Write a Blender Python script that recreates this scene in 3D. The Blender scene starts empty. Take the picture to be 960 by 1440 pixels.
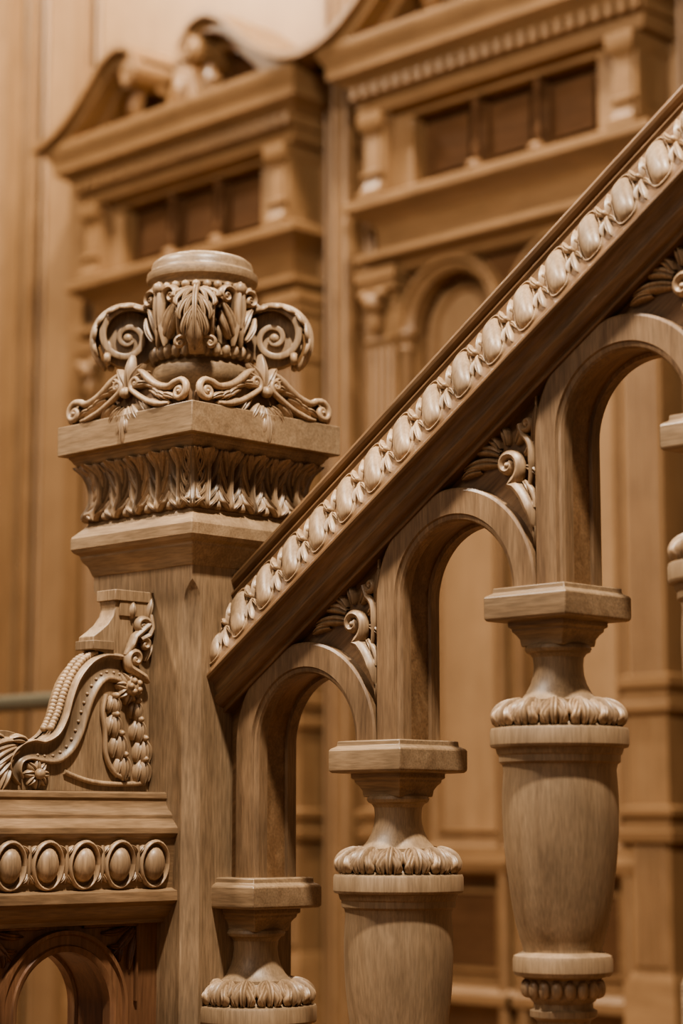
import bpy, bmesh, math
from mathutils import Vector, Matrix
V = Vector
pi = math.pi
sc = bpy.context.scene
FLOOR = -1.0

# ------------------------------------------------------------------ materials
def wood(name, c_dark, c_mid, c_light, axis='Z', rough=0.45, fine=1.0, slope=0.0, bump=0.12, crease_shade=0.0, freq=1.0, k=1.0, spec=.5, des=.0):
    m = bpy.data.materials.new(name); m.use_nodes = True
    nt = m.node_tree; nd = nt.nodes; L = nt.links
    b = nd['Principled BSDF']
    tc = nd.new('ShaderNodeTexCoord')
    oi = nd.new('ShaderNodeObjectInfo')
    mp = nd.new('ShaderNodeMapping'); mp.vector_type = 'POINT'
    rot = nd.new('ShaderNodeMapping'); rot.inputs['Rotation'].default_value = (0, slope, 0)
    L.new(tc.outputs['Object'], rot.inputs['Vector'])
    add = nd.new('ShaderNodeVectorMath'); add.operation = 'ADD'
    mul = nd.new('ShaderNodeVectorMath'); mul.operation = 'SCALE'
    mul.inputs[0].default_value = (3.1, 5.3, 7.7)
    L.new(oi.outputs['Random'], mul.inputs['Scale'])
    L.new(rot.outputs[0], add.inputs[0]); L.new(mul.outputs[0], add.inputs[1])
    hi, lo = 38*freq, 3.6*freq
    s = {'X': (lo, hi, hi), 'Y': (hi, lo, hi), 'Z': (hi, hi, lo)}[axis]
    mp.inputs['Scale'].default_value = s
    L.new(add.outputs[0], mp.inputs['Vector'])
    n1 = nd.new('ShaderNodeTexNoise'); n1.inputs['Scale'].default_value = 1.0
    n1.inputs['Detail'].default_value = 8; n1.inputs['Distortion'].default_value = 1.0
    n1.inputs['Roughness'].default_value = 0.65
    L.new(mp.outputs[0], n1.inputs['Vector'])
    n2 = nd.new('ShaderNodeTexNoise'); n2.inputs['Scale'].default_value = 9.0
    n2.inputs['Detail'].default_value = 4
    L.new(mp.outputs[0], n2.inputs['Vector'])
    n3 = nd.new('ShaderNodeTexNoise'); n3.inputs['Scale'].default_value = 7.0
    n3.inputs['Detail'].default_value = 4
    L.new(add.outputs[0], n3.inputs['Vector'])
    cr = nd.new('ShaderNodeValToRGB')
    e = cr.color_ramp.elements
    def tone(c):
        g = c[0]*.3+c[1]*.55+c[2]*.15
        return tuple((q*(1-des)+g*des)*k for q in c)
    c_dark, c_mid, c_light = tone(c_dark), tone(c_mid), tone(c_light)
    e[0].position = 0.20; e[0].color = (*c_dark, 1)
    e[1].position = 0.82; e[1].color = (*c_light, 1)
    kk = cr.color_ramp.elements.new(0.5); kk.color = (*c_mid, 1)
    L.new(n1.outputs['Fac'], cr.inputs[0])
    def mr(src, a, b_, c, d):
        r = nd.new('ShaderNodeMapRange')
        for i, v in enumerate((a, b_, c, d)): r.inputs[i+1].default_value = v
        L.new(src, r.inputs[0]); return r.outputs[0]
    def mulm(a, b_):
        q = nd.new('ShaderNodeMath'); q.operation = 'MULTIPLY'; L.new(a, q.inputs[0]); L.new(b_, q.inputs[1]); return q.outputs[0]
    f = mulm(mr(n2.outputs['Fac'], .3, .7, 1-.26*fine, 1+.14*fine), mr(n3.outputs['Fac'], .3, .7, 1-.26*fine, 1+.19*fine))
    if crease_shade:
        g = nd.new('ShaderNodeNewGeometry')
        f = mulm(f, mr(g.outputs['Pointiness'], .40, .56, 1-crease_shade, 1+crease_shade*.35))  # darkens creases and lightens edges in the colour, standing in for shade
    vs = nd.new('ShaderNodeVectorMath'); vs.operation = 'SCALE'
    L.new(cr.outputs[0], vs.inputs[0]); L.new(f, vs.inputs['Scale'])
    L.new(vs.outputs[0], b.inputs['Base Color'])
    b.inputs['Roughness'].default_value = rough
    b.inputs['Specular IOR Level'].default_value = spec
    bp = nd.new('ShaderNodeBump'); bp.inputs['Strength'].default_value = bump
    bp.inputs['Distance'].default_value = 0.002
    L.new(n2.outputs['Fac'], bp.inputs['Height'])
    L.new(bp.outputs[0], b.inputs['Normal'])
    return m

PHI = math.atan(0.663)
KF = .80; DF = .10
M_newel = wood('wood_walnut_pale', (.20, .118, .056), (.33, .206, .106), (.45, .298, .165), 'Z', rough=.46, k=KF, des=DF, fine=1.15)
M_carve = wood('wood_carved', (.24, .143, .070), (.37, .235, .126), (.49, .33, .19), 'Z', rough=.42, crease_shade=.70, k=KF*1.05, des=DF)
M_rail = wood('wood_rail', (.135, .066, .028), (.24, .130, .060), (.36, .215, .108), 'X', slope=PHI, rough=.32, k=KF*1.02, des=.06)
M_arch = wood('wood_arch', (.155, .085, .040), (.27, .160, .080), (.40, .252, .136), 'Z', rough=.40, k=KF*1.02, des=.08)
M_railx = wood('wood_rail_level', (.17, .093, .043), (.285, .170, .083), (.42, .265, .143), 'Y', rough=.37, k=KF*1.05, des=DF)
M_urn = wood('wood_baluster', (.25, .152, .076), (.355, .228, .120), (.45, .30, .168), 'Z', fine=.85, k=KF, rough=.48, des=DF, freq=1.3)
M_cap = wood('wood_cap', (.23, .136, .066), (.35, .222, .116), (.47, .314, .174), 'X', fine=1.0, rough=.41, k=KF, des=DF)
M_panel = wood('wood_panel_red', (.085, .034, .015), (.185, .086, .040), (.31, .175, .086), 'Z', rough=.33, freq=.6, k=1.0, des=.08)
M_deep = wood('wood_recess_shade', (.08, .044, .021), (.14, .078, .038), (.20, .115, .058), 'Z', rough=.6)  # dark tone paints the shade in gaps behind the carved leaves
KB = .71; DB = .08
M_bg = wood('wood_wall', (.27, .140, .055), (.345, .188, .078), (.42, .240, .106), 'Z', fine=.35, bump=.02, k=KB, des=DB)
M_bgh = wood('wood_wall_trim', (.26, .136, .054), (.345, .188, .079), (.43, .245, .110), 'X', fine=.35, bump=.02, rough=.38, k=KB, des=DB)
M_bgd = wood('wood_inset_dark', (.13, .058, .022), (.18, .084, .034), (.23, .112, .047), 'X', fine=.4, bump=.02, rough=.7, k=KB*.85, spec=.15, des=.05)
M_door = wood('wood_door', (.37, .205, .092), (.43, .248, .115), (.49, .29, .14), 'Z', fine=.3, bump=.02, k=KB, des=DB)

def simple(name, col, rough, metal=0):
    m = bpy.data.materials.new(name); m.use_nodes = True
    nt = m.node_tree; b = nt.nodes['Principled BSDF']
    n = nt.nodes.new('ShaderNodeTexNoise'); n.inputs['Scale'].default_value = 9
    r = nt.nodes.new('ShaderNodeValToRGB')
    r.color_ramp.elements[0].color = (*[c*.85 for c in col], 1)
    r.color_ramp.elements[1].color = (*[c*1.1 for c in col], 1)
    nt.links.new(n.outputs['Fac'], r.inputs[0]); nt.links.new(r.outputs[0], b.inputs['Base Color'])
    b.inputs['Roughness'].default_value = rough; b.inputs['Metallic'].default_value = metal
    return m
M_metal = simple('metal_bar', (.20, .18, .125), .4, .5)
M_plaster = simple('ceiling_plaster', (.6, .5, .38), .9)
M_floor = wood('wood_floor', (.12, .06, .03), (.19, .10, .05), (.26, .14, .075), 'X')

# ------------------------------------------------------------------ mesh tools
class MB:
    def __init__(s): s.v = []; s.f = []
    def add(s, verts, faces):
        o = len(s.v); s.v += [tuple(p) for p in verts]
        s.f += [tuple(i+o for i in f) for f in faces]
    def grid(s, rows, cu=False, cv=False, cap0=False, cap1=False):
        nu = len(rows); nv = len(rows[0]); vs = [p for r in rows for p in r]; fs = []
        for i in range(nu if cu else nu-1):
            for j in range(nv if cv else nv-1):
                a = i*nv+j; b = i*nv+(j+1) % nv; i2 = (i+1) % nu
                fs.append((a, b, i2*nv+(j+1) % nv, i2*nv+j))
        if cap0: fs.append(tuple(range(nv)))
        if cap1: fs.append(tuple((nu-1)*nv+j for j in range(nv)))
        s.add(vs, fs)
    def box(s, x0, x1, y0, y1, z0, z1):
        s.add([(x0,y0,z0),(x1,y0,z0),(x1,y1,z0),(x0,y1,z0),(x0,y0,z1),(x1,y0,z1),(x1,y1,z1),(x0,y1,z1)],
              [(0,3,2,1),(4,5,6,7),(0,1,5,4),(1,2,6,5),(2,3,7,6),(3,0,4,7)])
    def lathe(s, prof, c=(0,0), z0=0, n=48, capb=True, capt=True):
        rows = [[(c[0]+r*math.cos(2*pi*k/n), c[1]+r*math.sin(2*pi*k/n), z0+z) for k in range(n)] for r, z in prof]
        s.grid(rows, cv=True, cap0=capb, cap1=capt)
    def sq(s, prof, c=(0,0), z0=0, off=0):
        rows = [[(c[0]+sx*h, c[1]+sy*h, z0+z) for sx, sy in ((1,1),(-1,1),(-1,-1),(1,-1))] for h, z in prof]
        s.grid(rows, cv=True, cap0=True, cap1=True)
    def rect(s, prof, x0, x1, y0, y1):
        rows = []
        for p, z in prof:
            rows.append([(x1+p, y1, z), (x0-p, y1, z), (x0-p, y0-p, z), (x1+p, y0-p, z)])
        s.grid(rows, cv=True, cap0=True, cap1=True)
    def sweep(s, prof, p0, p1, A, B):
        r = [[p + A*a + B*b for a, b in prof] for p in (V(p0), V(p1))]
        s.grid(r, cv=True, cap0=True, cap1=True)
    def tube(s, pts, rad, N, flat=1.0, n=8):
        pts = [V(p) for p in pts]; N = V(N).normalized(); rows = []
        m = len(pts)
        for i, p in enumerate(pts):
            T = (pts[min(i+1, m-1)] - pts[max(i-1, 0)])
            if T.length < 1e-9: T = V((1,0,0))
            T.normalize(); S = T.cross(N)
            if S.length < 1e-6: S = V((0,1,0))
            S.normalize(); N2 = S.cross(T).normalized()
            r = rad(i/(m-1)) if callable(rad) else rad
            rows.append([p + S*(r*math.cos(2*pi*k/n)) + N2*(r*flat*math.sin(2*pi*k/n)) for k in range(n)])
        s.grid(rows, cv=True, cap0=True, cap1=True)
    def ell(s, c, A, B, C, nu=16, nv=9, e=1.0):
        c = V(c); A = V(A); B = V(B); C = V(C); rows = []
        def pw(x): return math.copysign(abs(x)**e, x)
        for j in range(nv+1):
            t = -pi/2+pi*j/nv
            t = min(max(t, -pi/2+.02), pi/2-.02)
            rows.append([c + A*(pw(math.cos(2*pi*k/nu))*math.cos(t)**.8) + B*(pw(math.sin(2*pi*k/nu))*math.cos(t)**.8) + C*math.sin(t) for k in range(nu)])
        s.grid(rows, cv=True, cap0=True, cap1=True)
    def leaf(s, path, S, w, lobes=4, nu=30, nv=12, amp=.35, cup=.003, groove=.002, ridge=.002, sweep=.5, curl=0.0, N=None):
        S = V(S).normalized(); rows = []
        for i in range(nu+1):
            u = i/nu; P = V(path(u)); Q = V(path(min(u+.01, 1.0))); R = V(path(max(u-.01, 0)))
            T = (Q-R).normalized(); NN = S.cross(T).normalized()
            if N is not None and NN.dot(N) < 0: NN = -NN
            ww = w(u); row = []
            for j in range(nv+1):
                v = -1+2*j/nv; av = abs(v)
                ph = 2*pi*lobes*u
                k = 1-amp*av*av*(.5+.5*math.cos(ph))
                h = cup*(1-v*v) - groove*math.exp(-(v/.14)**2) - ridge*av*math.cos(ph - 1.5*av) - curl*av*av
                row.append(P + S*(v*ww*k) + T*(sweep*ww*(av**1.3)) + NN*h)
            rows.append(row)
        s.grid(rows)

def top(name, loc=(0,0,0)):
    o = bpy.data.objects.new(name, None); sc.collection.objects.link(o); o.location = loc
    o.empty_display_size = .1
    return o

def mesh_from(mb, name, angle=38, merge=1e-5):
    me = bpy.data.meshes.new(name); me.from_pydata(mb.v, [], mb.f)
    bm = bmesh.new(); bm.from_mesh(me)
    bmesh.ops.remove_doubles(bm, verts=bm.verts, dist=merge)
    bmesh.ops.dissolve_degenerate(bm, edges=bm.edges, dist=1e-6)
    bmesh.ops.recalc_face_normals(bm, faces=bm.faces)
    ca = math.radians(angle)
    for e in bm.edges:
        if len(e.link_faces) == 2:
            e.smooth = e.calc_face_angle(0) < ca
    for f in bm.faces: f.smooth = True
    bm.to_mesh(me); bm.free()
    return me

def build(mb, name, mat, parent=None, bevel=0, solid=0, angle=38):
    me = mesh_from(mb, name, angle); me.materials.append(mat)
    o = bpy.data.objects.new(name, me); sc.collection.objects.link(o)
    if parent: o.parent = parent
    if solid:
        md = o.modifiers.new('s', 'SOLIDIFY'); md.thickness = solid; md.offset = -1
    if bevel:
        md = o.modifiers.new('b', 'BEVEL'); md.width = bevel; md.segments = 2
        md.limit_method = 'ANGLE'; md.angle_limit = math.radians(32)
    return o

class Fr:
    def __init__(s, o, A, B, N): s.o = V(o); s.A = V(A).normalized(); s.B = V(B).normalized(); s.N = V(N).normalized()
    def p(s, a, b, h=0): return s.o + s.A*a + s.B*b + s.N*h

def crom(pts, n=6):
    out = []; P = [V(p) for p in pts]; m = len(P)
    for i in range(m-1):
        p0 = P[max(i-1, 0)]; p1 = P[i]; p2 = P[i+1]; p3 = P[min(i+2, m-1)]
        for k in range(n):
            t = k/n
            out.append(.5*((2*p1)+(-p0+p2)*t+(2*p0-5*p1+4*p2-p3)*t*t+(-p0+3*p1-3*p2+p3)*t**3))
    out.append(P[-1]); return out

def spiral(fr, ca, cb, r0, r1, a0, turns, h=0, n=40, sgn=1):
    out = []
    for i in range(n+1):
        k = i/n; r = r0*(r1/r0)**k; a = a0+sgn*2*pi*turns*k
        out.append(fr.p(ca+r*math.cos(a), cb+r*math.sin(a), h))
    return out

def curve2(fr, pts, h=0, n=6):
    return [fr.p(p.x, p.y, h) for p in crom([V((a, b, 0)) for a, b in pts], n)]

def volute(mb, fr, ca, cb, r, a0, sgn=1, turns=1.6, th=None, flat=1.4, h=.003, tail=None):
    th = th or r*.16
    pts = spiral(fr, ca, cb, r, r*.16, a0, turns, h, 36, sgn)
    if tail: pts = curve2(fr, tail, h, 6)[:-1] + pts
    mb.tube(pts, lambda u: th*(1.15-.55*u)*min(1, .35+u*5), fr.N, flat, 8)
    mb.ell(fr.p(ca, cb, h), fr.A*(r*.22), fr.B*(r*.22), fr.N*(r*.35), 10, 6)

def lobe(mb, surf, pts, w, h, nv=8, sub=5, lift=0.0, pw=.6):
    c = crom([V((a, b, 0)) for a, b in pts], sub); m = len(c); rows = []
    for i, q in enumerate(c):
        u = i/(m-1); T = (c[min(i+1, m-1)]-c[max(i-1, 0)])
        T = T.normalized() if T.length > 1e-9 else V((1,0,0)); n2 = V((-T.y, T.x, 0))
        ww = w*max(math.sin(pi*(.10+.895*u)), 0)**pw + 1e-5
        hm = h*(.35+.65*math.sin(pi*min(1, .08+.85*u))) + lift*u*u
        row = []
        for j in range(nv+1):
            v = -1+2*j/nv; s_ = q + n2*(v*ww)
            hh = hm*math.sqrt(max(0, 1-v*v)) - .34*h*math.exp(-(v/.26)**2)
            if abs(v) > .99: hh = -.0015
            row.append(surf(s_.x, s_.y, hh))
        rows.append(row)
    mb.grid(rows)

def petal(mb, fr, a, b, ang, ln, wd, h=.004, bend=0.0, lift=0.0):
    pts = []; x, y = a, b; g = ang
    for k in range(5):
        pts.append((x, y)); x += ln/4*math.cos(g); y += ln/4*math.sin(g); g += bend/4
    lobe(mb, fr.p, pts, wd, h, sub=3, nv=6, lift=lift)

# ================================================================== NEWEL POST
newel = top('newel_post')
X, Y, Z = V((1,0,0)), V((0,1,0)), V((0,0,1))
newel_parts = []
def nb(*a, **k):
    o = build(*a, **k); newel_parts.append(o); return o
mb = MB()
def shaft_loop(h, c, z):
    c = max(c, .0008)
    return [(h, -h+c, z), (h, h-c, z), (h-c, h, z), (-h+c, h, z), (-h, h-c, z), (-h, -h+c, z), (-h+c, -h, z), (h-c, -h, z)]
H = .109
rows = [shaft_loop(H, c, z) for z, c in ((.40,0),(.352,0),(.346,.006),(.338,.012),(.325,.017),(.31,.019),(-.62,.019),(-.64,.010),(-.65,0),(-.68,0))]
mb.grid(rows, cv=True, cap0=True, cap1=True)
nb(mb, 'shaft', M_newel, newel, bevel=.0012, angle=20)
mb = MB()
mb.sq([(H,FLOOR),(.135,FLOOR),(.135,-.76),(.130,-.745),(.118,-.73),(.116,-.70),(H,-.685)])
mb.sq([(H+.001,.372),(.113,.380),(.116,.388),(.121,.394),(.124,.400),(.124,.404),(.131,.408),(.1345,.414),(.1345,.430),(.1325,.434),(.128,.4385),(.120,.447),(.116,.452),(.116,.456)])
mb.sq([(.12,.538),(.128,.541),(.133,.546),(.135,.551),(.138,.5525),(.1385,.557),(.150,.5575),(.150,.603),(.05,.604)])
nb(mb, 'cap_mouldings', M_cap, newel, bevel=.0018, angle=25)
cove = [(.116,.454),(.120,.458),(.120,.466),(.115,.474),(.111,.486),(.110,.500),(.112,.514),(.117,.527),(.125,.537),(.127,.541)]
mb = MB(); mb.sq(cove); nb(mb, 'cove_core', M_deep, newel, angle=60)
cv = crom([V((h, z, 0)) for h, z in cove], 4)
def covep(u):
    u = min(max(u, 0), 1)
    x = u*(len(cv)-1); i = min(int(x), len(cv)-2); return cv[i].lerp(cv[i+1], x-i)
mb = MB()
for N, A in ((X,Y),(-X,Y),(Y,X),(-Y,X)):
    nl = 5
    def cs(a, u, h, N=N, A=A):
        q = covep(u); return A*(a*(q.x/.118)) + N*(q.x+h) + Z*(q.y+max(0,u-1)*.08)
    for k in range(nl):
        a = (-.5+(k+.5)/nl)*.236
        for sg in (1,-1):
            for j in range(4):
                u0 = .04+.19*j; f = (1.0,1.12,1.0,.72)[j]
                lobe(mb, cs, [(a+sg*.0015,u0),(a+sg*.008*f,u0+.11),(a+sg*.0165*f,u0+.22),(a+sg*.0205*f,u0+.36),(a+sg*.0165*f,u0+.43)], .0056, .0085, nv=6, sub=4)
        lobe(mb, cs, [(a,.02),(a,.4),(a,.7),(a,.97)], .0040, .012, lift=.004)
        lobe(mb, cs, [(a,.70),(a,.84),(a,.95),(a,1.0)], .0105, .011, lift=.012)
    for k in range(nl+1):
        a = (-.5+k/nl)*.236
        lobe(mb, cs, [(a,.50),(a,.68),(a,.85),(a,1.0)], .0060, .006, lift=.004)
        lobe(mb, cs, [(a,.02),(a,.08),(a,.16),(a,.26)], .0050, .005)
for sx in (1,-1):
    for sy in (1,-1):
        d = V((sx, sy, 0)).normalized(); S = V((-sy, sx, 0)).normalized()
        def cs2(a, u, h):
            q = covep(u); return d*(q.x*1.414 - abs(a)*.6 + h*1.1) + S*a + Z*q.y
        for sg in (1,-1):
            for j in range(5):
                u0 = .05+.15*j; f = (1.0,1.05,1.0,.85,.6)[j]
                lobe(mb, cs2, [(sg*.0015,u0),(sg*.007*f,u0+.10),(sg*.014*f,u0+.19),(sg*.0175*f,u0+.33)], .0045, .007, nv=6, sub=4)
        lobe(mb, cs2, [(0,.02),(0,.4),(0,.7),(0,.98)], .006, .009, lift=.006)
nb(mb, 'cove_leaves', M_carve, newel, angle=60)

mb = MB()
for N, A in ((X,Y),(-X,-Y),(Y,-X),(-Y,X)):
    up = (Z*1.0 - N*.12).normalized()
    fr = Fr(N*.141 + Z*.602, A, up, N)
    for s in (1,-1):
        f = Fr(fr.o, fr.A*s, fr.B, fr.N)
        volute(mb, f, .117, .0190, .0175, pi*.5, -1, 1.6, th=.0058, h=.005, flat=1.15, tail=[(.016,.068),(.032,.060),(.050,.046),(.070,.035),(.092,.030),(.106,.0355)])
        volute(mb, f, .021, .046, .0125, pi*1.35, -1, 1.4, th=.0046, h=.008, flat=1.15, tail=[(.098,.004),(.080,.005),(.056,.012),(.036,.022),(.021,.031)])
        for (a, b, g, l, w, bd) in ((.036,.042,-.05,.040,.0072,-.9),(.048,.033,-.25,.040,.0072,-.9),(.060,.024,-.1,.038,.0068,-.8),(.028,.022,-.6,.038,.0072,-.7),(.044,.014,-.1,.040,.0068,-.8),(.076,.018,.05,.034,.0060,-.8),(.012,.014,-.7,.036,.0065,-.6),(.066,.006,-.1,.032,.0055,.3)):
            petal(mb, f, a, b, g, l, w, .012, bend=bd)
        for g in (.25,.7,1.15):
            petal(mb, f, .004, .040, g, .044, .0074, .013, bend=-.5)
        petal(mb, f, .003, .012, -.9, .032, .0066, .011, bend=-.4)
        petal(mb, f, .003, .000, -1.2, .032, .0056, .011, bend=-.5)
    petal(mb, fr, 0, .042, pi/2, .052, .0085, .014)
    petal(mb, fr, 0, .010, -pi/2, .054, .0066, .013)
    mb.ell(fr.p(0,.034,.008), fr.A*.009, fr.B*.009, fr.N*.009, 12, 8)
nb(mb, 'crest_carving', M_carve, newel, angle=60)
mb = MB()
for N, A in ((X,Y),(-X,-Y),(Y,-X),(-Y,X)):
    up = (Z*1.0 - N*.12).normalized(); fr = Fr(N*.139 + Z*.602, A, up, N)
    half = [(.127,.0),(.127,.018),(.117,.033),(.100,.030),(.09,.027),(.072,.029),(.05,.040),(.034,.054),(.016,.066),(.008,.074)]
    out = half + [(-a, b) for a, b in reversed(half)]
    mb.grid([[fr.p(a,b,h) for a,b in out] for h in (-.008,.001)], cv=True, cap0=True, cap1=True)
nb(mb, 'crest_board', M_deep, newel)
for o in newel_parts:
    o.scale = (1.045, 1, 1); o.location = (-.005, 0, 0)

# ---- capital / finial
mb = MB()
pf = [(.10,.603),(.10,.612),(.085,.618),(.066,.628),(.058,.640),(.058,.648),(.064,.656),(.073,.666),(.077,.678),(.075,.688),(.068,.694),(.066,.698),(.074,.702),(.074,.708),(.060,.714),(.055,.735),(.055,.76),(.060,.785),(.066,.80),(.074,.808),(.078,.812),(.078,.818),(.080,.822),(.085,.826),(.0862,.832),(.085,.838),(.080,.842),(.0785,.846),(.0785,.850),(.076,.856),(.070,.861),(.056,.866),(.03,.8685),(.006,.869)]
mb.lathe(pf, n=64)
build(mb, 'finial_core', M_cap, newel, angle=30)
mb = MB()
for k in range(30):
    a = 2*pi*k/30; d = V((math.cos(a), math.sin(a), 0)); t = V((-math.sin(a), math.cos(a), 0))
    mb.ell(d*.073+Z*.709, t*.0074, Z*.012, d*.009, 8, 6)
    mb.ell(d*.078+Z*.808, t*.007, Z*.007, d*.006, 8, 6)
for k in range(16):
    a = 2*pi*(k+.5)/16; d = V((math.cos(a), math.sin(a), 0)); t = V((-math.sin(a), math.cos(a), 0))
    ht = .080 if k % 2 else .062
    def path(u): return d*(.060+.004*math.sin(pi*u)+.022*u**3) + Z*(.718+ht*u - .012*max(0,u-.8)*5*.4)
    mb.leaf(path, t, lambda u: .013*(math.sin(pi*min(1,.25+u*.75))**.6)+.0008, lobes=3, nu=20, nv=8, amp=.3, cup=.004, groove=.003, ridge=.002, N=d)
for d in (X,-X,Y,-Y):
    t = Z.cross(d)
    for s in (1,-1):
        f = Fr(d*.080+Z*.770, t*s, Z, d)
        volute(mb, f, .024, .020, .017, pi*.9, -1, 1.5, th=.0046, flat=2.2, h=.0, tail=[(.008,-.055),(.005,-.035),(.004,-.012),(.006,.010)])
        petal(mb, f, .006, -.04, 1.3, .055, .008, .010, bend=-.5)
        petal(mb, f, .016, -.045, .9, .045, .006, .010, bend=.6)
    f = Fr(d*.084+Z*.770, t, Z, d)
    petal(mb, f, 0, -.03, pi/2, .075, .011, .012)
    mb.ell(f.p(0,.034,.004), t*.010, Z*.010, d*.008, 12, 8)
build(mb, 'finial_bell_leaves', M_carve, newel, solid=.0015, angle=60)

mb = MB(); mb2 = MB()
for sx, sy in ((1,-1),(1,1),(-1,1),(-1,-1)):
    d = V((sx, sy, 0)).normalized(); t = Z.cross(d)
    fr = Fr(Z*0, d, Z, t)
    ca, cb, R = .112, .737, .0495
    pts2 = []
    tail = [(.050,.725),(.052,.755),(.060,.780),(.078,.794)]
    for p in crom([V((a,b,0)) for a,b in tail],5)[:-1]: pts2.append((p.x,p.y))
    n = 72
    for i in range(n+1):
        k = i/n; r = R*(.16)**(k**1.1); a = pi*.66 - 2*pi*1.75*k
        pts2.append((ca+r*math.cos(a), cb+r*math.sin(a)))
    m = len(pts2); rows = []
    for i, (a, b) in enumerate(pts2):
        q0 = pts2[max(i-1,0)]; q1 = pts2[min(i+1,m-1)]
        T = V((q1[0]-q0[0], q1[1]-q0[1])).normalized(); n2 = V((-T.y, T.x))
        u = i/(m-1); th = .0060*(1-.45*u); hw = .024*(1-.10*u) + .006*math.exp(-((u-.25)/.2)**2)
        sec = []
        for (q, w) in ((-1,-.96),(-1,-.8),(-.6,-.5),(-.6,.5),(-1,.8),(-1,.96),(-.6,1),(.7,1),(1.05,.96),(1.05,.85),(.7,.75),(.7,-.75),(1.05,-.85),(1.05,-.96),(.7,-1),(-.6,-1)):
            sec.append(fr.p(a+n2.x*th*q, b+n2.y*th*q, hw*w))
        rows.append(sec)
    mb2.grid(rows, cv=True, cap0=True, cap1=True)
    nn = 40
    rows = [[fr.p(ca+r*math.cos(2*pi*k/nn), cb+r*math.sin(2*pi*k/nn), h) for k in range(nn)] for r, h in ((.002,-.016),(.020,-.015),(.044,-.011),(.044,.011),(.020,.015),(.002,.016))]
    mb2.grid(rows, cv=True, cap0=True, cap1=True)
    for s in (1,-1):
        mb2.ell(fr.p(ca, cb, s*.019), d*.0075, Z*.0075, t*.006*s, 14, 8)
    def cyl(x, u, h, d=d, t=t):
        a = pi*.86 - u*pi*1.12
        r = R+.003+h*.62+.004*max(0, u-.75)*2 - .005*(abs(x)/.03)**2
        return d*(ca+r*math.cos(a)) + Z*(cb+r*math.sin(a)) + t*x
    for sg in (1,-1):
        for j in range(6):
            u0 = .02+.13*j; f = (1.15,1.2,1.15,1.0,.8,.6)[j]
            lobe(mb, cyl, [(sg*.002,u0),(sg*.010*f,u0+.05),(sg*.020*f,u0+.10),(sg*.029*f,u0+.19),(sg*.027*f,u0+.25)], .0062*(.7+.3*f), .0095, nv=6, sub=4)
            lobe(mb, cyl, [(sg*.002,u0+.04),(sg*.010*f,u0+.10),(sg*.016*f,u0+.18),(sg*.018*f,u0+.26)], .0045, .011, nv=6, sub=4)
    lobe(mb, cyl, [(0,.0),(0,.35),(0,.7),(0,1.0)], .0055, .015, lift=.003, sub=10)
    lobe(mb, cyl, [(0,.78),(0,.88),(0,.96),(0,1.03)], .013, .012, lift=.005)
    for s in (1,-1):
        f = Fr(d*.142+Z*.716, t*s, Z, d)
        volute(mb, f, .022, -.014, .010, pi*.6, -1, 1.3, th=.0042, flat=1.4, h=.0, tail=[(.006,.03),(.009,.018),(.012,.008),(.015,-.004)])
build(mb2, 'corner_volutes', M_carve, newel, angle=35, bevel=.0005)
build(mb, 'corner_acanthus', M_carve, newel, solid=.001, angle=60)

# ================================================================== BALUSTRADE
stair = top('stair_balustrade')
S0, DS, NB = .13, .2825, 6
caps = [S0+DS*i for i in range(NB)]
def zcap(s): return -.160+.663*s
def zrail(s): return .106+.663*s
D = V((math.cos(PHI), 0, math.sin(PHI))); NN = V((-math.sin(PHI), 0, math.cos(PHI)))
def rail_o(s): return V((s, 0, .168+.663*s))
BW0, BN0, BW1, BN1 = .0745, -.015, .030, .074
half = [(.030,-.066),(.046,-.066),(.048,-.0645),(.048,-.0600),(.0535,-.0590),(.0585,-.0570),(.0625,-.0535),(.0650,-.0495),(.0650,-.0470),(.0615,-.0455),(.0610,-.0440),(.0615,-.0390),(.0640,-.0340),(.0680,-.0300),(.0730,-.0280),(.0780,-.0265),(.0800,-.0235),(.0795,-.0205),(.0770,-.0180),(.0755,-.0165),(BW0,BN0),(BW1,BN1),(.032,.0765),(.0335,.077),(.0335,.080),(.024,.0815),(.0215,.086),(.027,.088),(.032,.091),(.0335,.096),(.031,.101),(.022,.105),(.010,.107)]
prof = half + [(-w, n) for w, n in reversed(half)]
SE = caps[-1]+.05
mb = MB(); mb.sweep(prof, rail_o(.062), rail_o(SE), -Y, NN)
build(mb, 'handrail', M_rail, stair, bevel=.0005, angle=28)
mb = MB()
for side in (1,-1):
    wv = -Y*side
    Bn = (wv*(BW1-BW0)+NN*(BN1-BN0)).normalized()
    Nn = D.cross(Bn).normalized()
    if Nn.dot(wv) < 0: Nn = -Nn
    s = .2206-2*.0542
    while s < SE-.05:
        o = rail_o(s)+wv*(BW0+BW1)/2+NN*(BN0+BN1)/2
        fr = Fr(o, D, Bn, Nn)
        mb.ell(fr.p(0,0,.0), fr.A*.0168, fr.B*.0405, fr.N*.0130, 28, 10, e=.64)
        pts = []
        for k in range(33):
            a = 2*pi*k/32; pw = lambda x: math.copysign(abs(x)**.66, x)
            pts.append(fr.p(.0200*pw(math.cos(a)), .0445*pw(math.sin(a)), .000))
        mb.tube(pts, .0016, fr.N, 2.0, 6)
        f2 = Fr(fr.p(.0325,0,0), fr.A, fr.B, fr.N)
        petal(mb, f2, 0, .000, -pi/2, .042, .0055, .009)
        for q in (1,-1):
            g = Fr(f2.o, f2.A*q, f2.B, f2.N)
            petal(mb, g, .000, .004, 1.0, .038, .0048, .009, bend=.7)
            petal(mb, g, .003, .014, .1, .014, .0040, .008, bend=1.6)
            petal(mb, g, .001, -.004, -.8, .028, .0038, .008, bend=-.8)
        mb.ell(f2.p(0,.006,.003), f2.A*.0042, f2.B*.0050, f2.N*.007, 10, 6)
        s += .0542
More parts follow.
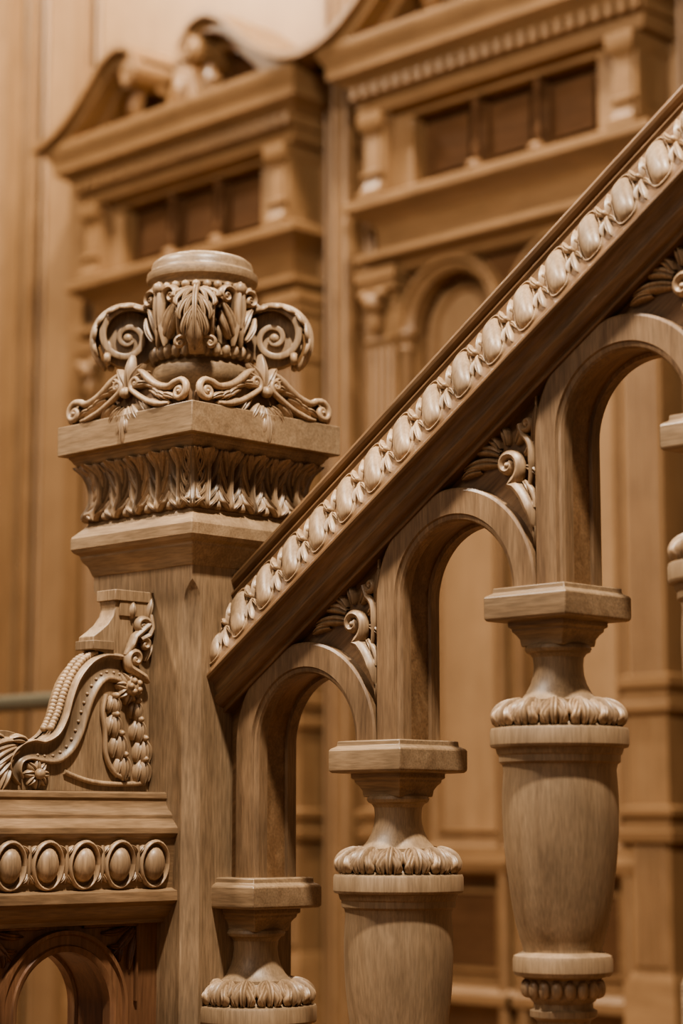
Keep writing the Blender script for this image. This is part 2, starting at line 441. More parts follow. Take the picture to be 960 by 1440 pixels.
build(mb, 'egg_and_dart', M_carve, stair, angle=60)

mb = MB(); ring = MB()
RB, RI, RO = .1015, .097, .1405
for i in range(NB-1):
    sl, sr = caps[i], caps[i+1]; cx = sr-.14125; zs = zcap(sr); zl = zcap(sl)
    xl = .10 if i == 0 else sl
    inner = []; outer = []
    for z in (zl, zl+.06, zl+.12, zs):
        inner.append((cx-RB, z)); outer.append((xl, z))
    angs = set(pi*k/48 for k in range(49))
    def zt(x): return zrail(x)+.02
    angs.add(math.atan2(zt(xl)-zs, xl-cx)); angs.add(math.atan2(zt(sr)-zs, sr-cx))
    for a in sorted(angs, reverse=True)[1:]:
        c, s_ = math.cos(a), math.sin(a); cand = []
        if c > 1e-6: cand.append((sr-cx)/c)
        if c < -1e-6: cand.append((xl-cx)/c)
        den = s_-.663*c
        if den > 1e-6: cand.append((zt(cx)-zs)/den)
        t = min(cand)
        inner.append((cx+RB*c, zs+RB*s_)); outer.append((cx+t*c, zs+t*s_))
    rows = []
    for (a, b), (c, d_) in zip(inner, outer):
        rows.append([(c, -.028, d_), (a, -.028, b), (a, .028, b), (c, .028, d_)])
    mb.grid(rows, cv=True, cap0=True, cap1=True)
    for sg in (1,-1):
        cs = [(RB+.001,.018),(RI,.020),(RI,.036),(.0995,.0395),(.103,.0405),(.105,.0405),(.1065,.0435),(.137,.0435),(RO,.0415),(RO,.025)]
        rows = []
        for z in (zl, zs): rows.append([(cx-r, -sg*w, z) for r, w in cs])
        for k in range(1, 57):
            a = pi-pi*k/56
            rows.append([(cx+r*math.cos(a), -sg*w, zs+r*math.sin(a)) for r, w in cs])
        ring.grid(rows)
build(mb, 'arcade_board', M_rail, stair, angle=30)
build(ring, 'archivolts', M_arch, stair, angle=28)
mb = MB()
for i in range(NB-1):
    sr = caps[i+1]; zs = zcap(sr)
    for sg in (1,-1):
        fr = Fr((sr, -.029*sg, zs), X, Z, -Y*sg)
        volute(mb, fr, -.047, .160, .026, -pi*.45, 1, 1.4, th=.0078, h=.007, flat=1.5, tail=[(-.006,.075),(-.010,.096),(-.022,.118),(-.036,.133)])
        volute(mb, fr, -.017, .212, .012, pi*1.0, 1, 1.3, th=.0048, h=.006, tail=[(-.014,.130),(-.009,.158),(-.012,.185),(-.024,.198)])
        volute(mb, fr, -.014, .101, .010, pi*.0, 1, 1.2, th=.0040, h=.006, tail=[(-.022,.138),(-.010,.124),(-.004,.110)])
        for (a, b, g, l, w, bd) in ((-.066,.178,2.7,.050,.0090,.9),(-.068,.166,3.0,.062,.0085,.5),(-.066,.184,2.1,.036,.0075,1.2),(-.054,.188,1.5,.030,.0070,1.2),(-.038,.188,.8,.036,.0070,.9),(-.024,.172,.4,.026,.0055,1.2),(-.022,.156,-.2,.026,.0060,-1.0),(-.030,.138,-.7,.032,.0060,-.9),(-.010,.186,1.3,.050,.0055,.4),(-.008,.094,-1.4,.044,.0050,-.4),(-.098,.160,3.2,.036,.0060,.5)):
            petal(mb, fr, a, b, g, l, w, .012, bend=bd)
        mb.tube([fr.p(-.004, .04, .002), fr.p(-.004, .252, .002)], .002, fr.N, 1.5, 6)
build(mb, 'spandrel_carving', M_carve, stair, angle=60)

mb = MB()
mb.sq([(.050,-.0445),(.0640,-.0435),(.0665,-.0410),(.067,-.037),(.067,-.0140),(.0655,-.0110),(.0610,-.0085),(.0590,-.0080),(.0585,-.001),(.050,0)])
mb.sq([(.033,-.076),(.034,-.072),(.0345,-.067),(.038,-.061),(.042,-.0565),(.042,-.053),(.0455,-.051),(.0455,-.043)])
mb.sq([(.060,-.76),(.060,-.67),(.056,-.66),(.048,-.652),(.04,-.65)])
me_sq = mesh_from(mb, 'baluster_square', 25)
mb = MB()
pf = [(.036,-.072),(.0405,-.075),(.0425,-.079),(.0405,-.083),(.036,-.085),(.0325,-.090),(.0315,-.100),(.0325,-.112),(.036,-.124),(.0420,-.135),(.048,-.142),(.052,-.1445),(.052,-.149),(.054,-.151),(.060,-.156),(.066,-.165),(.072,-.175),(.078,-.178),(.0865,-.1795),(.0880,-.183),(.0880,-.2005),(.0865,-.2035),(.081,-.205),(.079,-.212),(.0770,-.214),(.0770,-.222),(.073,-.225),(.0715,-.232),(.0725,-.245),(.0735,-.265),(.0735,-.285),(.0728,-.305),(.0712,-.330),(.0690,-.352),(.0660,-.376),(.0625,-.400),(.0580,-.424),(.0530,-.442),(.0495,-.452),(.0495,-.457),(.055,-.459),(.0610,-.462),(.0625,-.467),(.0625,-.481),(.060,-.486),(.052,-.488),(.046,-.491),(.044,-.512),(.040,-.517),(.037,-.520),(.037,-.526),(.042,-.529),(.042,-.536),(.034,-.541),(.031,-.56),(.033,-.60),(.040,-.63),(.050,-.645),(.050,-.652)]
mb.lathe(pf, n=72, capb=True, capt=True)
me_turn = mesh_from(mb, 'baluster_turned', 24)
mb = MB()
nl = 13
cp = crom([V((.051,-.146,0)),V((.058,-.149,0)),V((.066,-.154,0)),V((.074,-.161,0)),V((.0795,-.169,0)),V((.0800,-.176,0))], 5)
def collar(x, u, h):
    uu = min(max(u, 0), 1)*(len(cp)-1); i = min(int(uu), len(cp)-2); q = cp[i].lerp(cp[i+1], uu-i)
    th = x/.07
    r = q.x + h*.75; return V((r*math.cos(th), r*math.sin(th), q.y + h*.65 - max(0, u-1)*.02))
for k in range(nl):
    x0 = 2*pi*.07*k/nl
    for sg in (1,-1):
        lobe(mb, collar, [(x0+sg*.002,.0),(x0+sg*.0085,.22),(x0+sg*.0135,.5),(x0+sg*.0115,.78)], .0058, .0085, nv=6)
        lobe(mb, collar, [(x0+sg*.001,.25),(x0+sg*.0060,.55),(x0+sg*.0105,.85),(x0+sg*.0080,1.08)], .0062, .0110, nv=6)
    lobe(mb, collar, [(x0,.0),(x0,.35),(x0,.7),(x0,1.10)], .0058, .0145, sub=5)
for k in range(18):
    a = 2*pi*k/18; d = V((math.cos(a), math.sin(a), 0)); t = V((-math.sin(a), math.cos(a), 0))
    mb.ell(d*.046+Z*-.502, t*.0078, Z*.012, d*.007, 10, 6)
me_leaf = mesh_from(mb, 'baluster_leaf', 60)
for me, mt in ((me_sq, M_cap), (me_turn, M_urn), (me_leaf, M_carve)): me.materials.append(mt)
for i, s in enumerate(caps):
    e = bpy.data.objects.new('baluster_%d' % (i+1), None); sc.collection.objects.link(e); e.parent = stair
    e.location = (s, 0, zcap(s))
    for me, nm, bv in ((me_sq,'square_blocks',.0012),(me_turn,'turned_urn',0),(me_leaf,'leaf_collar',0)):
        o = bpy.data.objects.new('%s_%d' % (nm, i+1), me); sc.collection.objects.link(o); o.parent = e
        if bv:
            md = o.modifiers.new('b','BEVEL'); md.width = bv; md.segments = 2; md.limit_method = 'ANGLE'
mb = MB()
zst = lambda s: zcap(s)-.755
x0, x1 = .10, SE
rows = [[(x, -.07, FLOOR), (x, -.07, zst(x)), (x, .07, zst(x)), (x, .07, FLOOR)] for x in (x0, x1)]
mb.grid(rows, cv=True, cap0=True, cap1=True)
build(mb, 'string_board', M_rail, stair, bevel=.003)
steps = top('stair_flight')
mb = MB()
for k in range(5):
    xs = .16+k*.27
    mb.box(xs, SE, .071, 1.2, FLOOR+.17*k, FLOOR+.17*(k+1))
build(mb, 'treads', M_floor, steps, bevel=.006)

# ================================================================== SIDE RAILING (left)
side = top('carved_side_railing')
YN = -.109
mb = MB()
pr = [(.03,.047),(.054,.047),(.0575,.044),(.0585,.038),(.0565,.034),(.058,.028),(.062,.022),(.068,.018),(.0705,.014),(.0705,.009),(.074,.006),(.080,.000),(.083,-.004),(.083,-.012),(.0795,-.015),(.0765,-.018),(.071,-.088),(.0765,-.090),(.083,-.092),(.0835,-.098),(.0835,-.106),(.079,-.109),(.073,-.112),(.070,-.119),(.063,-.127),(.056,-.131),(.055,-.137),(.03,-.138)]
prof = pr + [(-a, b) for a, b in reversed(pr)]
YE = -1.25
mb.sweep(prof, (0, YN+.02, 0), (0, YE, 0), X, Z)
build(mb, 'moulded_rail', M_railx, side, bevel=.0007, angle=28)
mb = MB()
Bn = V((.0765-.071, 0, .070)).normalized()
for sg in (1,-1):
    Bs = V((Bn.x*sg, 0, Bn.z)); Ns = V((sg, 0, 0)) - Bs*(V((sg,0,0)).dot(Bs)); Ns.normalize()
    for k in range(17):
        yy = YN-.037-.0625*k
        fr = Fr((sg*.0735, yy, -.053), Y, Bs, Ns)
        mb.ell(fr.p(0,-.001,0), fr.A*.0175, fr.B*.0245, fr.N*.015, 20, 8)
        pts = [fr.p(.0245*math.cos(2*pi*j/28), -.001+.0315*math.sin(2*pi*j/28), .002) for j in range(29)]
        mb.tube(pts, .0032, fr.N, 1.7, 8)
        petal(mb, fr, -.03125, .026, -pi/2, .052, .0034, .008)
        for q in (1,-1):
            petal(mb, fr, -.03125+q*.001, .012, pi/2-q*.4, .018, .0036, .007, bend=-q*.8)
            petal(mb, fr, -.03125+q*.001, -.012, -pi/2+q*.4, .018, .0036, .007, bend=q*.8)
build(mb, 'egg_band', M_carve, side, angle=60)

mb = MB(); ring = MB(); leafm = MB()
XS = .05; zsp = -.252; ra, rb = .080, .110; pw_ = .272
for k in range(4):
    yc = YN-.170-pw_*k
    yr = YN+.005 if k == 0 else yc+pw_/2; yl = yc-pw_/2
    ztop, zb = -.135, -.72
    inner = []; outer = []
    angs = sorted(set([pi*j/40 for j in range(41)] + [math.atan2(ztop-zsp, yr-yc), math.atan2(ztop-zsp, yl-yc)]))
    rc = ra+.004
    inner.append((yc+rc, zb)); outer.append((yr, zb))
    for a in angs:
        c, s_ = math.cos(a), math.sin(a); cand = []
        if c > 1e-6: cand.append((yr-yc)/c)
        if c < -1e-6: cand.append((yl-yc)/c)
        if s_ > 1e-6: cand.append((ztop-zsp)/s_)
        t = min(cand); inner.append((yc+rc*c, zsp+rc*s_)); outer.append((yc+t*c, zsp+t*s_))
    inner.append((yc-rc, zb)); outer.append((yl, zb))
    rows = [[(XS-.010, c, d_), (XS-.010, a, b), (-XS+.010, a, b), (-XS+.010, c, d_)] for (a, b), (c, d_) in zip(inner, outer)]
    mb.grid(rows, cv=True, cap0=True, cap1=True)
    for sg in (1,-1):
        cs = [(rc+.001,XS-.020),(ra,XS-.018),(ra,XS-.002),(ra+.003,XS),(ra+.008,XS+.001),(ra+.010,XS-.002),(rb-.008,XS-.002),(rb-.006,XS+.002),(rb-.001,XS+.002),(rb,XS-.012)]
        rows = [[(sg*w, yc+r, zb) for r, w in cs]]
        for j in range(49):
            a = pi*j/48; rows.append([(sg*w, yc+r*math.cos(a), zsp+r*math.sin(a)) for r, w in cs])
        rows.append([(sg*w, yc-r, zb) for r, w in cs])
        ring.grid(rows)
        for q in (1,-1):
            f = Fr((sg*(XS-.010), yc+q*.134, ztop), Y*(-q), -Z, X*sg)
            for (a, b, g, l, w, bd) in ((.008,.010,.75,.055,.008,.0),(.006,.018,1.2,.050,.006,.4),(.018,.007,.3,.050,.006,-.4),(.03,.03,.4,.026,.005,-.8),(.03,.03,1.1,.026,.005,.8)):
                petal(leafm, f, a, b, g, l, w, .009, bend=bd)
            for (p0, p1) in (((.004,.004),(.10,.004)),((.004,.004),(.004,.11))):
                leafm.tube([f.p(*p0,.002), f.p(*p1,.002)], .003, f.N, 1.3, 6)
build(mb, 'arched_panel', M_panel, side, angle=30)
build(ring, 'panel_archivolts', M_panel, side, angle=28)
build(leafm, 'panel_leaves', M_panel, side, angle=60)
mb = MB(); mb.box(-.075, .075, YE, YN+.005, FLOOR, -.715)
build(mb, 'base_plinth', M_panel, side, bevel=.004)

out = [(0,.338),(.055,.336),(.068,.333),(.0685,.322),(.066,.312),(.070,.300),(.080,.287),(.094,.276),(.106,.268),(.107,.249),(.085,.246)]
ocurve = [(.088,.240),(.112,.230),(.134,.208),(.147,.180),(.156,.152),(.170,.128),(.192,.115),(.218,.118),(.248,.128),(.283,.126),(.312,.108),(.330,.078),(.338,.047)]
out += [(p.x, p.y) for p in crom([V(p+(0,)) for p in ocurve], 5)]
out += [(0,.047)]
mb = MB(); fr = Fr((0,YN,0), -Y, Z, X)
TB = .017
mb.grid([[fr.p(a,b,h) for a,b in out] for h in (-TB, TB)], cv=True, cap0=True, cap1=True)
build(mb, 'scroll_bracket_board', M_newel, side, bevel=.0012)
mb = MB()
def band(mb, f, outer, inner, sec, n=6):
    o = crom([V(p+(0,)) for p in outer], n); i = crom([V(p+(0,)) for p in inner], n)
    rows = []
    for a, b in zip(o, i):
        rows.append([f.p(a.x+(b.x-a.x)*t, a.y+(b.y-a.y)*t, h) for t, h in sec])
    mb.grid(rows)
bo = [(.058,.243),(.088,.243),(.114,.232),(.136,.209),(.149,.181),(.158,.152),(.172,.129),(.194,.117),(.214,.118),(.236,.110),(.252,.092),(.251,.070),(.236,.054)]
bi = [(.060,.200),(.080,.203),(.095,.192),(.107,.171),(.116,.146),(.126,.121),(.142,.098),(.166,.084),(.196,.084),(.212,.088),(.226,.086),(.231,.076),(.228,.066)]
for sg in (1,-1):
    f = Fr((sg*TB,YN,0), -Y, Z, X*sg)
    band(mb, f, bo, bi, [(0,-.004),(0,.006),(.02,.009),(.06,.0105),(.12,.009),(.15,.004),(.28,.002),(.45,.001),(.66,.002),(.76,.006),(.80,.008),(.86,.009),(.92,.008),(.96,.005),(1,-.002)])
    mid = [(a[0]*.36+b[0]*.64, a[1]*.36+b[1]*.64) for a, b in zip(bo, bi)][:9]
    c = curve2(f, mid, .002, 4)
    for p in c[::2]: mb.ell(p, f.A*.0024, f.B*.0024, f.N*.003, 8, 5)
    foot = [(.010,.060),(.06,.058),(.10,.060),(.13,.066),(.155,.074)]
    mb.tube(curve2(f, foot, .001, 5), .0038, f.N, 1.2, 8)
    for j in range(8):
        petal(mb, f, .205, .070, 2*pi*j/8, .022, .0075, .012)
    mb.ell(f.p(.205,.070,.012), f.A*.008, f.B*.008, f.N*.007, 12, 6)
    for (a,b,g,l,w,bd) in ((.238,.112,-.1,.075,.012,-.7),(.236,.104,-.35,.07,.012,-.6),(.246,.092,-.6,.055,.011,-.4),(.25,.08,-1.0,.04,.010,-.3),(.262,.117,.15,.050,.010,-.9),(.222,.113,.4,.032,.008,-.9)):
        petal(mb, f, a, b, g, l, w, .014, bend=bd)
    for j in range(8):
        petal(mb, f, .043, .196, 2*pi*j/8+.2, .025, .0095, .014)
    mb.ell(f.p(.043,.196,.012), f.A*.011, f.B*.012, f.N*.011, 14, 8)
    for j in range(5):
        mb.ell(f.p(.043+.008*math.cos(2*pi*j/5),.198+.008*math.sin(2*pi*j/5),.020), f.A*.005, f.B*.005, f.N*.005, 8, 5)
    volute(mb, f, .036, .238, .017, -pi*.3, 1, 1.4, th=.0064, h=.008, flat=1.4, tail=[(.010,.205),(.02,.212),(.034,.219)])
    volute(mb, f, .024, .286, .014, pi*.9, -1, 1.4, th=.0056, h=.008, flat=1.4, tail=[(.054,.243),(.044,.256),(.036,.272)])
    volute(mb, f, .018, .260, .011, pi*.2, 1, 1.3, th=.0050, h=.008, flat=1.4, tail=[(.006,.305),(.006,.285),(.012,.272)])
    for (a,b,g,l,w,bd) in ((.008,.296,1.6,.036,.006,.5),(.036,.298,1.3,.024,.006,.8),(.052,.238,.3,.024,.0055,-.8),(.012,.236,1.8,.03,.006,.5)):
        petal(mb, f, a, b, g, l, w, .011, bend=bd)
    for (a0, a1, ph) in ((.070,.056,0),(.026,.016,1)):
        for j in range(4):
            b = .172-.029*j - (.006 if ph else 0); a = a0+(a1-a0)*j/3 + .004*math.sin(j*1.7+ph)
            r = (.011,.013,.015,.014)[j]
            for q in (-.55,.55):
                petal(mb, f, a+q*.004, b+r, -pi/2+q, r*2.4, r*.50, .011, bend=-q*1.5)
            petal(mb, f, a, b+r*1.1, -pi/2, r*2.7, r*.55, .017)
            mb.ell(f.p(a,b+r*1.1,.008), f.A*.005, f.B*.005, f.N*.008, 10, 6)
    mb.tube(curve2(f, [(.084,.185),(.090,.16),(.085,.13),(.083,.10),(.068,.075),(.045,.066)], .003, 6), .0036, f.N, 1.3, 8)
c = curve2(Fr((0,YN,0), -Y, Z, X), [(.096,.242),(.118,.231),(.138,.207),(.151,.181),(.160,.155),(.172,.133)], 0, 5)
for p in c:
    for h in (-.008, .008): mb.ell(p+X*h+Z*.002, X*.0065, Y*.0050, Z*.0050, 8, 5)
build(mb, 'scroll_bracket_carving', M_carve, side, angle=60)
mb = MB()
fr = Fr((0,YN,0), -Y, Z, X)
for lo, hi, aw, tw in ((.322,.338,.0705,.022),(.300,.322,.060,.020),(.249,.262,.109,.021)):
    mb.grid([[fr.p(a,b,h) for a,b in ((0 if hi>.3 else .07,lo),(aw,lo),(aw,hi),(0 if hi>.3 else .07,hi))] for h in (-tw,tw)], cv=True, cap0=True, cap1=True)
build(mb, 'bracket_steps', M_newel, side, bevel=.001)

# ================================================================== ROOM
YW = 3.30
def plane_box(name, mat, x0, x1, y0, y1, z0, z1):
    mb = MB(); mb.box(x0, x1, y0, y1, z0, z1); return build(mb, name, mat)
plane_box('floor', M_floor, -7, 6, -5, YW, FLOOR-.1, FLOOR)
plane_box('wall_back', M_door, -7, 6, YW+.005, YW+.1, FLOOR, 4.6)
plane_box('wall_left', M_bg, -7.1, -7, -5, YW, FLOOR, 4.6)
plane_box('ceiling', M_plaster, -7, 6, -5, YW, 4.6, 4.7)

PW = 1.48; PD = 1.602
def halfround(mb, x, z0, z1, r, y=YW, fl=1.0):
    n = 8; rows = []
    for z in (z0, z1): rows.append([(x+r*math.cos(pi*k/n), y-r*fl*math.sin(pi*k/n), z) for k in range(n+1)])
    mb.grid(rows)
def portal(t0):
    P = top('door_portal')
    b = MB(); d = MB(); h = MB(); lt = MB()
    F = 3.14
    xl, xr = t0+.12, t0+PW-.12
    xc = t0+PW/2
    h.rect([(0,2.50),(.012,2.505),(.018,2.53),(.018,2.555),(.03,2.56),(.03,2.60),(.045,2.612),(.05,2.62),(.085,2.64),(.095,2.645),(.098,2.69),(.104,2.70),(.118,2.73),(.122,2.745),(.122,2.76)], xl, xr, F, YW)
    x = xl-.01
    while x < xr: h.box(x, x+.028, F-.060, F, 2.558, 2.602); x += .052
    for s in (1,-1):
        cpts = crom([V(p+(0,)) for p in ((-.80,2.762),(-.68,2.785),(-.56,2.850),(-.45,2.940),(-.36,3.020),(-.27,3.060),(-.19,3.045),(-.13,2.985))], 6)
        for (th, y0, off) in ((.115, F-.03, 0), (.072, F-.11, .008), (.030, F-.15, .016)):
            top_ = [(xc+s*p.x, p.y+off) for p in cpts]
            bot = [(a, max(bz-th, 2.745)) for a, bz in top_]
            rows = []
            for (a, z1), (a2, z2) in zip(top_, bot): rows.append([(a, y0, z1), (a, YW, z1), (a2, YW, z2), (a2, y0, z2)])
            h.grid(rows, cv=True, cap0=True, cap1=True)
        rows = []
        for p in cpts: rows.append([(xc+s*p.x, F+.05, 2.75), (xc+s*p.x, F+.05, p.y-.03)])
        d.grid(rows)
        fr = Fr((xc-s*.175, F-.05, 2.940), X*s, Z, -Y)
        n = 24
        h.grid([[fr.p(.060*math.cos(2*pi*k/n), .060*math.sin(2*pi*k/n), q) for k in range(n)] for q in (-.12, .085)], cv=True, cap0=True, cap1=True)
        h.tube(spiral(fr, 0, 0, .060, .012, pi/2, 1.6, .088, 30, -1), .011, fr.N, 1.8, 6)
        # acanthus hanging under the scroll, on the tympanum
        for j, g in enumerate((-2.2,-1.8,-1.4)):
            petal(h, fr, -.01-.02*j, -.05, g, .12, .022, .05, bend=-.6)
    rows = [[(xc-w, F-q, z), (xc+w, F-q, z), (xc+w, YW, z), (xc-w, YW, z)] for w, q, z in ((.12,.02,2.75),(.11,.02,2.80),(.075,.015,2.86),(.055,.01,2.93),(.045,.01,2.97),(.055,.02,2.975),(.055,.02,2.995),(.03,.01,3.005))]
    h.grid(rows, cv=True, cap0=True, cap1=True)
    h.ell((xc, F-.02, 2.85), X*.035, Y*.025, Z*.055, 14, 8)
    h.ell((xc, F+.02, 3.03), X*.03, Y*.03, Z*.045, 14, 8)
    pl, prr = t0+.33, t0+1.15
    b.box(xl+.02, xr-.02, 3.25, YW, 2.16, 2.5)
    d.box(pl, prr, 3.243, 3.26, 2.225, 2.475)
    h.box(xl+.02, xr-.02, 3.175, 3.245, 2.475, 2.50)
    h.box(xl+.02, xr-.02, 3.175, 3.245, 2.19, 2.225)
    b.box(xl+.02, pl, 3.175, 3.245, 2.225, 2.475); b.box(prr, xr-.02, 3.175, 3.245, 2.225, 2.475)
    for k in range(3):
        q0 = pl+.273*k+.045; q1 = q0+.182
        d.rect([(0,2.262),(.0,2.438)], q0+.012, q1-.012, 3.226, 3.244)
    for x in (pl+.273, pl+.547):
        d.box(x-.03, x+.03, 3.225, 3.245, 2.225, 2.475)
        d.lathe([(.02,2.225),(.024,2.25),(.012,2.26),(.014,2.275),(.018,2.29),(.014,2.31),(.010,2.33),(.010,2.43),(.018,2.445),(.02,2.475)], (x,3.20), 0, 12)
        h.lathe([(.03,2.225),(.03,2.238),(.02,2.25)], (x,3.19), 0, 12)
    for x in (t0+.185, t0+PW-.185):
        b.box(x-.05, x+.05, 3.13, 3.18, 2.19, 2.5)
        h.rect([(.0,2.19),(.0,2.215),(-.012,2.225),(-.02,2.25),(-.02,2.265),(-.008,2.275),(-.008,2.285),(-.024,2.295),(-.026,2.42),(-.01,2.44),(0,2.46),(0,2.50)], x-.055, x+.055, F-.045, YW)
    h.rect([(-.04,2.0),(-.03,2.09),(-.02,2.105),(.0,2.12),(.03,2.14),(.05,2.15),(.055,2.155),(.055,2.18),(.03,2.195)], xl, xr, F, YW)
    h.rect([(-.05,1.915),(-.03,1.93),(-.025,1.945),(.005,1.96),(.025,1.972),(.025,1.995),(-.02,2.012),(-.04,2.02)], xl, xr, F, YW)
    for x0 in (t0+.105, t0+PW-.255):
        b.box(x0, x0+.15, F+.03, YW, FLOOR, 1.94)
        for k in range(4):
            halfround(b, x0+.03+.03*k, .45, 1.66, .012, F+.03)
            halfround(b, x0+.03+.03*k, -.42, -.05, .012, F+.03)
        h.rect([(-.02,1.66),(.0,1.67),(.01,1.69),(.0,1.70)], x0, x0+.15, F+.03, YW)
        h.rect([(-.03,1.70),(-.03,1.80),(.0,1.85),(.02,1.86),(.02,1.89),(.03,1.90),(.03,1.94)], x0+.01, x0+.14, F+.02, YW)
        fr = Fr((x0+.075, F-.01, 1.81), X, Z, -Y)
        h.ell(fr.p(0,.0,.0), X*.038, Z*.04, Y*.04, 12, 8)
        for s in (1,-1): h.ell(fr.p(.042*s,.028,.01), X*.02, Z*.022, Y*.022, 10, 6)
        h.ell(fr.p(0,-.06,-.01), X*.022, Z*.05, Y*.03, 10, 6)
        h.rect([(0,.33),(.02,.345),(.02,.37),(.008,.38),(.008,.41),(.025,.42),(.025,.45),(0,.46)], x0, x0+.15, F+.03, YW)
        h.rect([(0,-.06),(.025,-.05),(.03,-.02),(.01,-.01),(.01,.02),(.03,.03),(.03,.05),(0,.06)], x0, x0+.15, F+.03, YW)
        h.rect([(.03,FLOOR),(.03,-.62),(.02,-.60),(.02,-.48),(.0,-.44)], x0, x0+.15, F+.03, YW)
    for cx in (xc-.25, xc+.25):
        zs, ra = 1.70, .185
        inner = [(cx-ra, FLOOR)]; outer = [(cx-.25, FLOOR)]
        zt = 1.95
        for a in sorted(set([pi*j/28 for j in range(29)] + [math.atan2(.25,.25), math.atan2(.25,-.25)]), reverse=True):
            c, s_ = math.cos(a), math.sin(a); cand = []
            if abs(c) > 1e-6: cand.append(.25/abs(c))
            if s_ > 1e-6: cand.append((zt-zs)/s_)
            t = min(cand); inner.append((cx+ra*c, zs+ra*s_)); outer.append((cx+t*c, zs+t*s_))
        inner.append((cx+ra, FLOOR)); outer.append((cx+.25, FLOOR))
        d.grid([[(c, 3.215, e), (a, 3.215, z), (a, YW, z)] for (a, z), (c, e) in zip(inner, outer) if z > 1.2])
        b.grid([[(cx-.25, 3.21, z), (cx-ra, 3.21, z), (cx-ra, YW, z)] for z in (FLOOR, zs)])
        b.grid([[(cx+.25, 3.21, z), (cx+ra, 3.21, z), (cx+ra, YW, z)] for z in (FLOOR, zs)])
        cs = [(ra-.002,3.25),(ra-.004,3.190),(ra+.010,3.175),(ra+.018,3.185),(ra+.03,3.185),(ra+.036,3.165),(ra+.052,3.165),(ra+.056,3.22)]
        rows = []
        for k in range(41):
            a = pi-pi*k/40; rows.append([(cx+r*math.cos(a), y, zs+r*math.sin(a)) for r, y in cs])
        h.grid(rows)
        for s in (1,-1):
            b.lathe([(.022,FLOOR),(.022,1.62),(.032,1.64),(.026,1.65),(.035,1.68),(.042,1.69),(.042,1.705)], (cx+s*.210,3.19), 0, 12)
        lt.box(cx-ra-.01, cx+ra+.01, 3.275, YW, FLOOR, 1.95)
        h.rect([(0,-.16),(.012,-.15),(.02,-.12),(.012,-.10),(.012,-.07),(0,-.06)], cx-.24, cx+.24, 3.18, YW)
        b.box(cx-ra, cx+ra, 3.25, YW, -.52, -.16)
        d.box(cx-ra+.05, cx+ra-.05, 3.243, 3.26, -.46, -.22)
        for (x0_, x1_, z0_, z1_) in ((cx-ra+.035,cx+ra-.035,-.475,-.46),(cx-ra+.035,cx+ra-.035,-.22,-.205),(cx-ra+.035,cx-ra+.05,-.46,-.22),(cx+ra-.05,cx+ra-.035,-.46,-.22)):
            h.box(x0_, x1_, 3.235, 3.262, z0_, z1_)
        h.rect([(0,-.58),(.02,-.57),(.02,-.54),(0,-.52)], cx-.24, cx+.24, 3.18, YW)
        rr = ra-.045
        pts = [(cx-rr, 3.273, -.02)]+[(cx+rr*math.cos(pi-pi*k/20), 3.273, zs+rr*math.sin(pi-pi*k/20)) for k in range(21)]+[(cx+rr, 3.273, -.02),(cx-rr,3.273,-.02)]
        h.tube(pts, .011, -Y, 1.4, 6)
    build(h, 'mouldings', M_bgh, P, angle=32); build(b, 'framing', M_bg, P, angle=32)
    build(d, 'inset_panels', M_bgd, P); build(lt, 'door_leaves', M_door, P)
for t0 in (-4.446, -2.844, -1.242): portal(t0)

mb = MB()
for t0 in (-4.446+PD, -4.446+2*PD, -4.446+3*PD):
    c = t0-.06
    mb.box(c-.14, c+.14, YW-.04, YW, FLOOR, 4.5)
    mb.box(c-.05, c+.05, YW-.095, YW-.03, FLOOR, 4.5)
    for k in (-.12,-.09,.09,.12): halfround(mb, c+k, FLOOR, 4.5, .012, YW-.04, 1.6)
    for k in (-.028,.028): halfround(mb, c+k, FLOOR, 4.5, .014, YW-.095, 1.4)
for x, w in ((-4.52,.10),(-4.86,.05),(-4.98,.10),(-5.4,.08),(-5.6,.06),(-6.1,.1)):
    mb.box(x-w/2, x+w/2, YW-.05, YW, FLOOR, 4.5)
    halfround(mb, x-w/2-.015, FLOOR, 4.5, .015); halfround(mb, x+w/2+.015, FLOOR, 4.5, .015)
build(mb, 'trim_1', M_bg, None, angle=32)

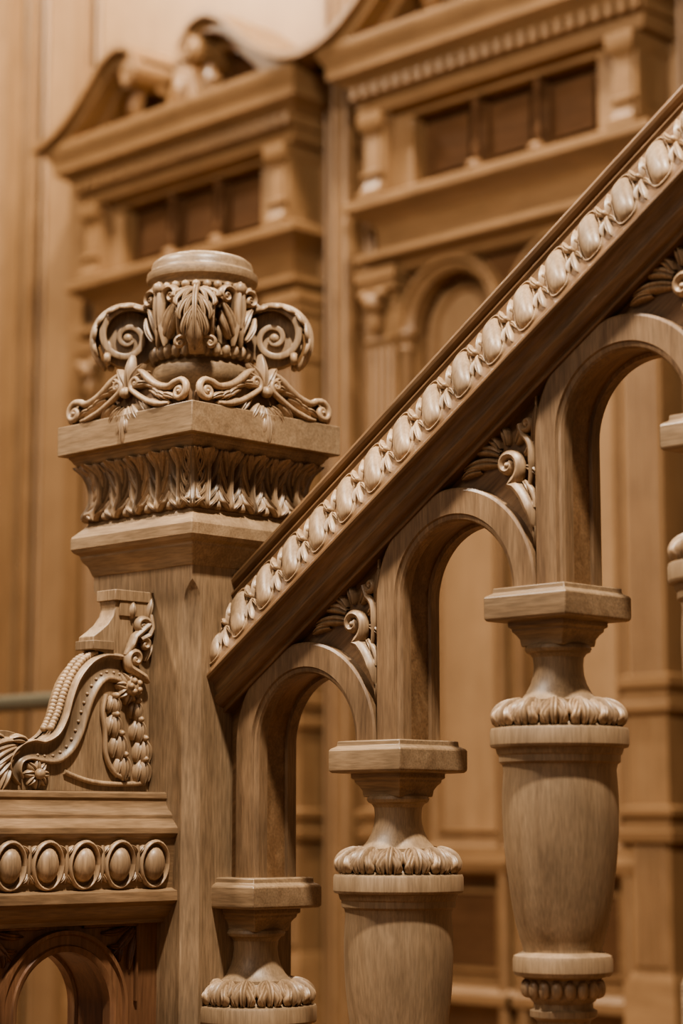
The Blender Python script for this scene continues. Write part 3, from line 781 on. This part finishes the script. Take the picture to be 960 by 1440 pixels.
bar = top('metal_handrail')
mb = MB()
mb.tube([(-5.6,1.5,.34),(-1.98,1.5,.34)], .024, Z, 1, 14)
for x in (-2.02,-3.6,-5.2): mb.lathe([(.04,FLOOR),(.04,FLOOR+.02),(.016,FLOOR+.03),(.016,.34)], (x,1.5), 0, 14)
build(mb, 'bar_and_posts', M_metal, bar)

# ================================================================== LIGHTS
def area(name, loc, tgt, size, power, col=(1,.84,.66)):
    l = bpy.data.lights.new(name, 'AREA'); l.shape = 'DISK'; l.size = size; l.energy = power; l.color = col
    o = bpy.data.objects.new(name, l); sc.collection.objects.link(o); o.location = loc
    o.rotation_euler = (V(tgt)-V(loc)).to_track_quat('-Z', 'Y').to_euler(); return o
area('ceiling_spot_key', (1.7, -1.0, 3.7), (.3, 0, .3), .20, 300, (1,.93,.82))
area('ceiling_spot_left', (-1.5, -2.0, 3.8), (0, -.1, .4), .30, 215, (1,.91,.79))
area('fill_soft_front', (.6, -4.0, 3.0), (0, 0, .3), 1.6, 48, (1,.91,.80))  # added fill that softens shadows from the front, not a ceiling fixture
area('ceiling_spot_wall_a', (-3.4, 2.3, 4.4), (-3.7, 3.3, 2.0), .30, 95, (1,.89,.73))
area('ceiling_spot_wall_b', (-1.6, 2.3, 4.4), (-2.0, 3.3, 1.6), .30, 110, (1,.89,.73))
area('ceiling_spot_wall_c', (-4.9, 1.6, 4.3), (-5.2, 3.3, 1.6), .45, 92, (1,.89,.73))
w = bpy.data.worlds.new('World'); sc.world = w; w.use_nodes = True
w.node_tree.nodes['Background'].inputs[0].default_value = (1, .91, .80, 1)
w.node_tree.nodes['Background'].inputs[1].default_value = .22
try:
    sc.view_settings.look = 'AgX - Medium High Contrast'
except Exception as ex:
    print(ex)

# ================================================================== CAMERA
cam = bpy.data.cameras.new('camera'); co = bpy.data.objects.new('camera', cam); sc.collection.objects.link(co)
cam.sensor_fit = 'HORIZONTAL'; cam.sensor_width = 24; cam.lens = 75
co.location = (2.423, -2.119, 0)
th = math.radians(8.35)
Fw = V((-.70711*math.cos(th), .70711*math.cos(th), math.sin(th)))
co.rotation_euler = Fw.to_track_quat('-Z', 'Y').to_euler()
cam.dof.use_dof = True; cam.dof.focus_distance = 2.93; cam.dof.aperture_fstop = 3.2
cam.clip_start = .05
sc.camera = co
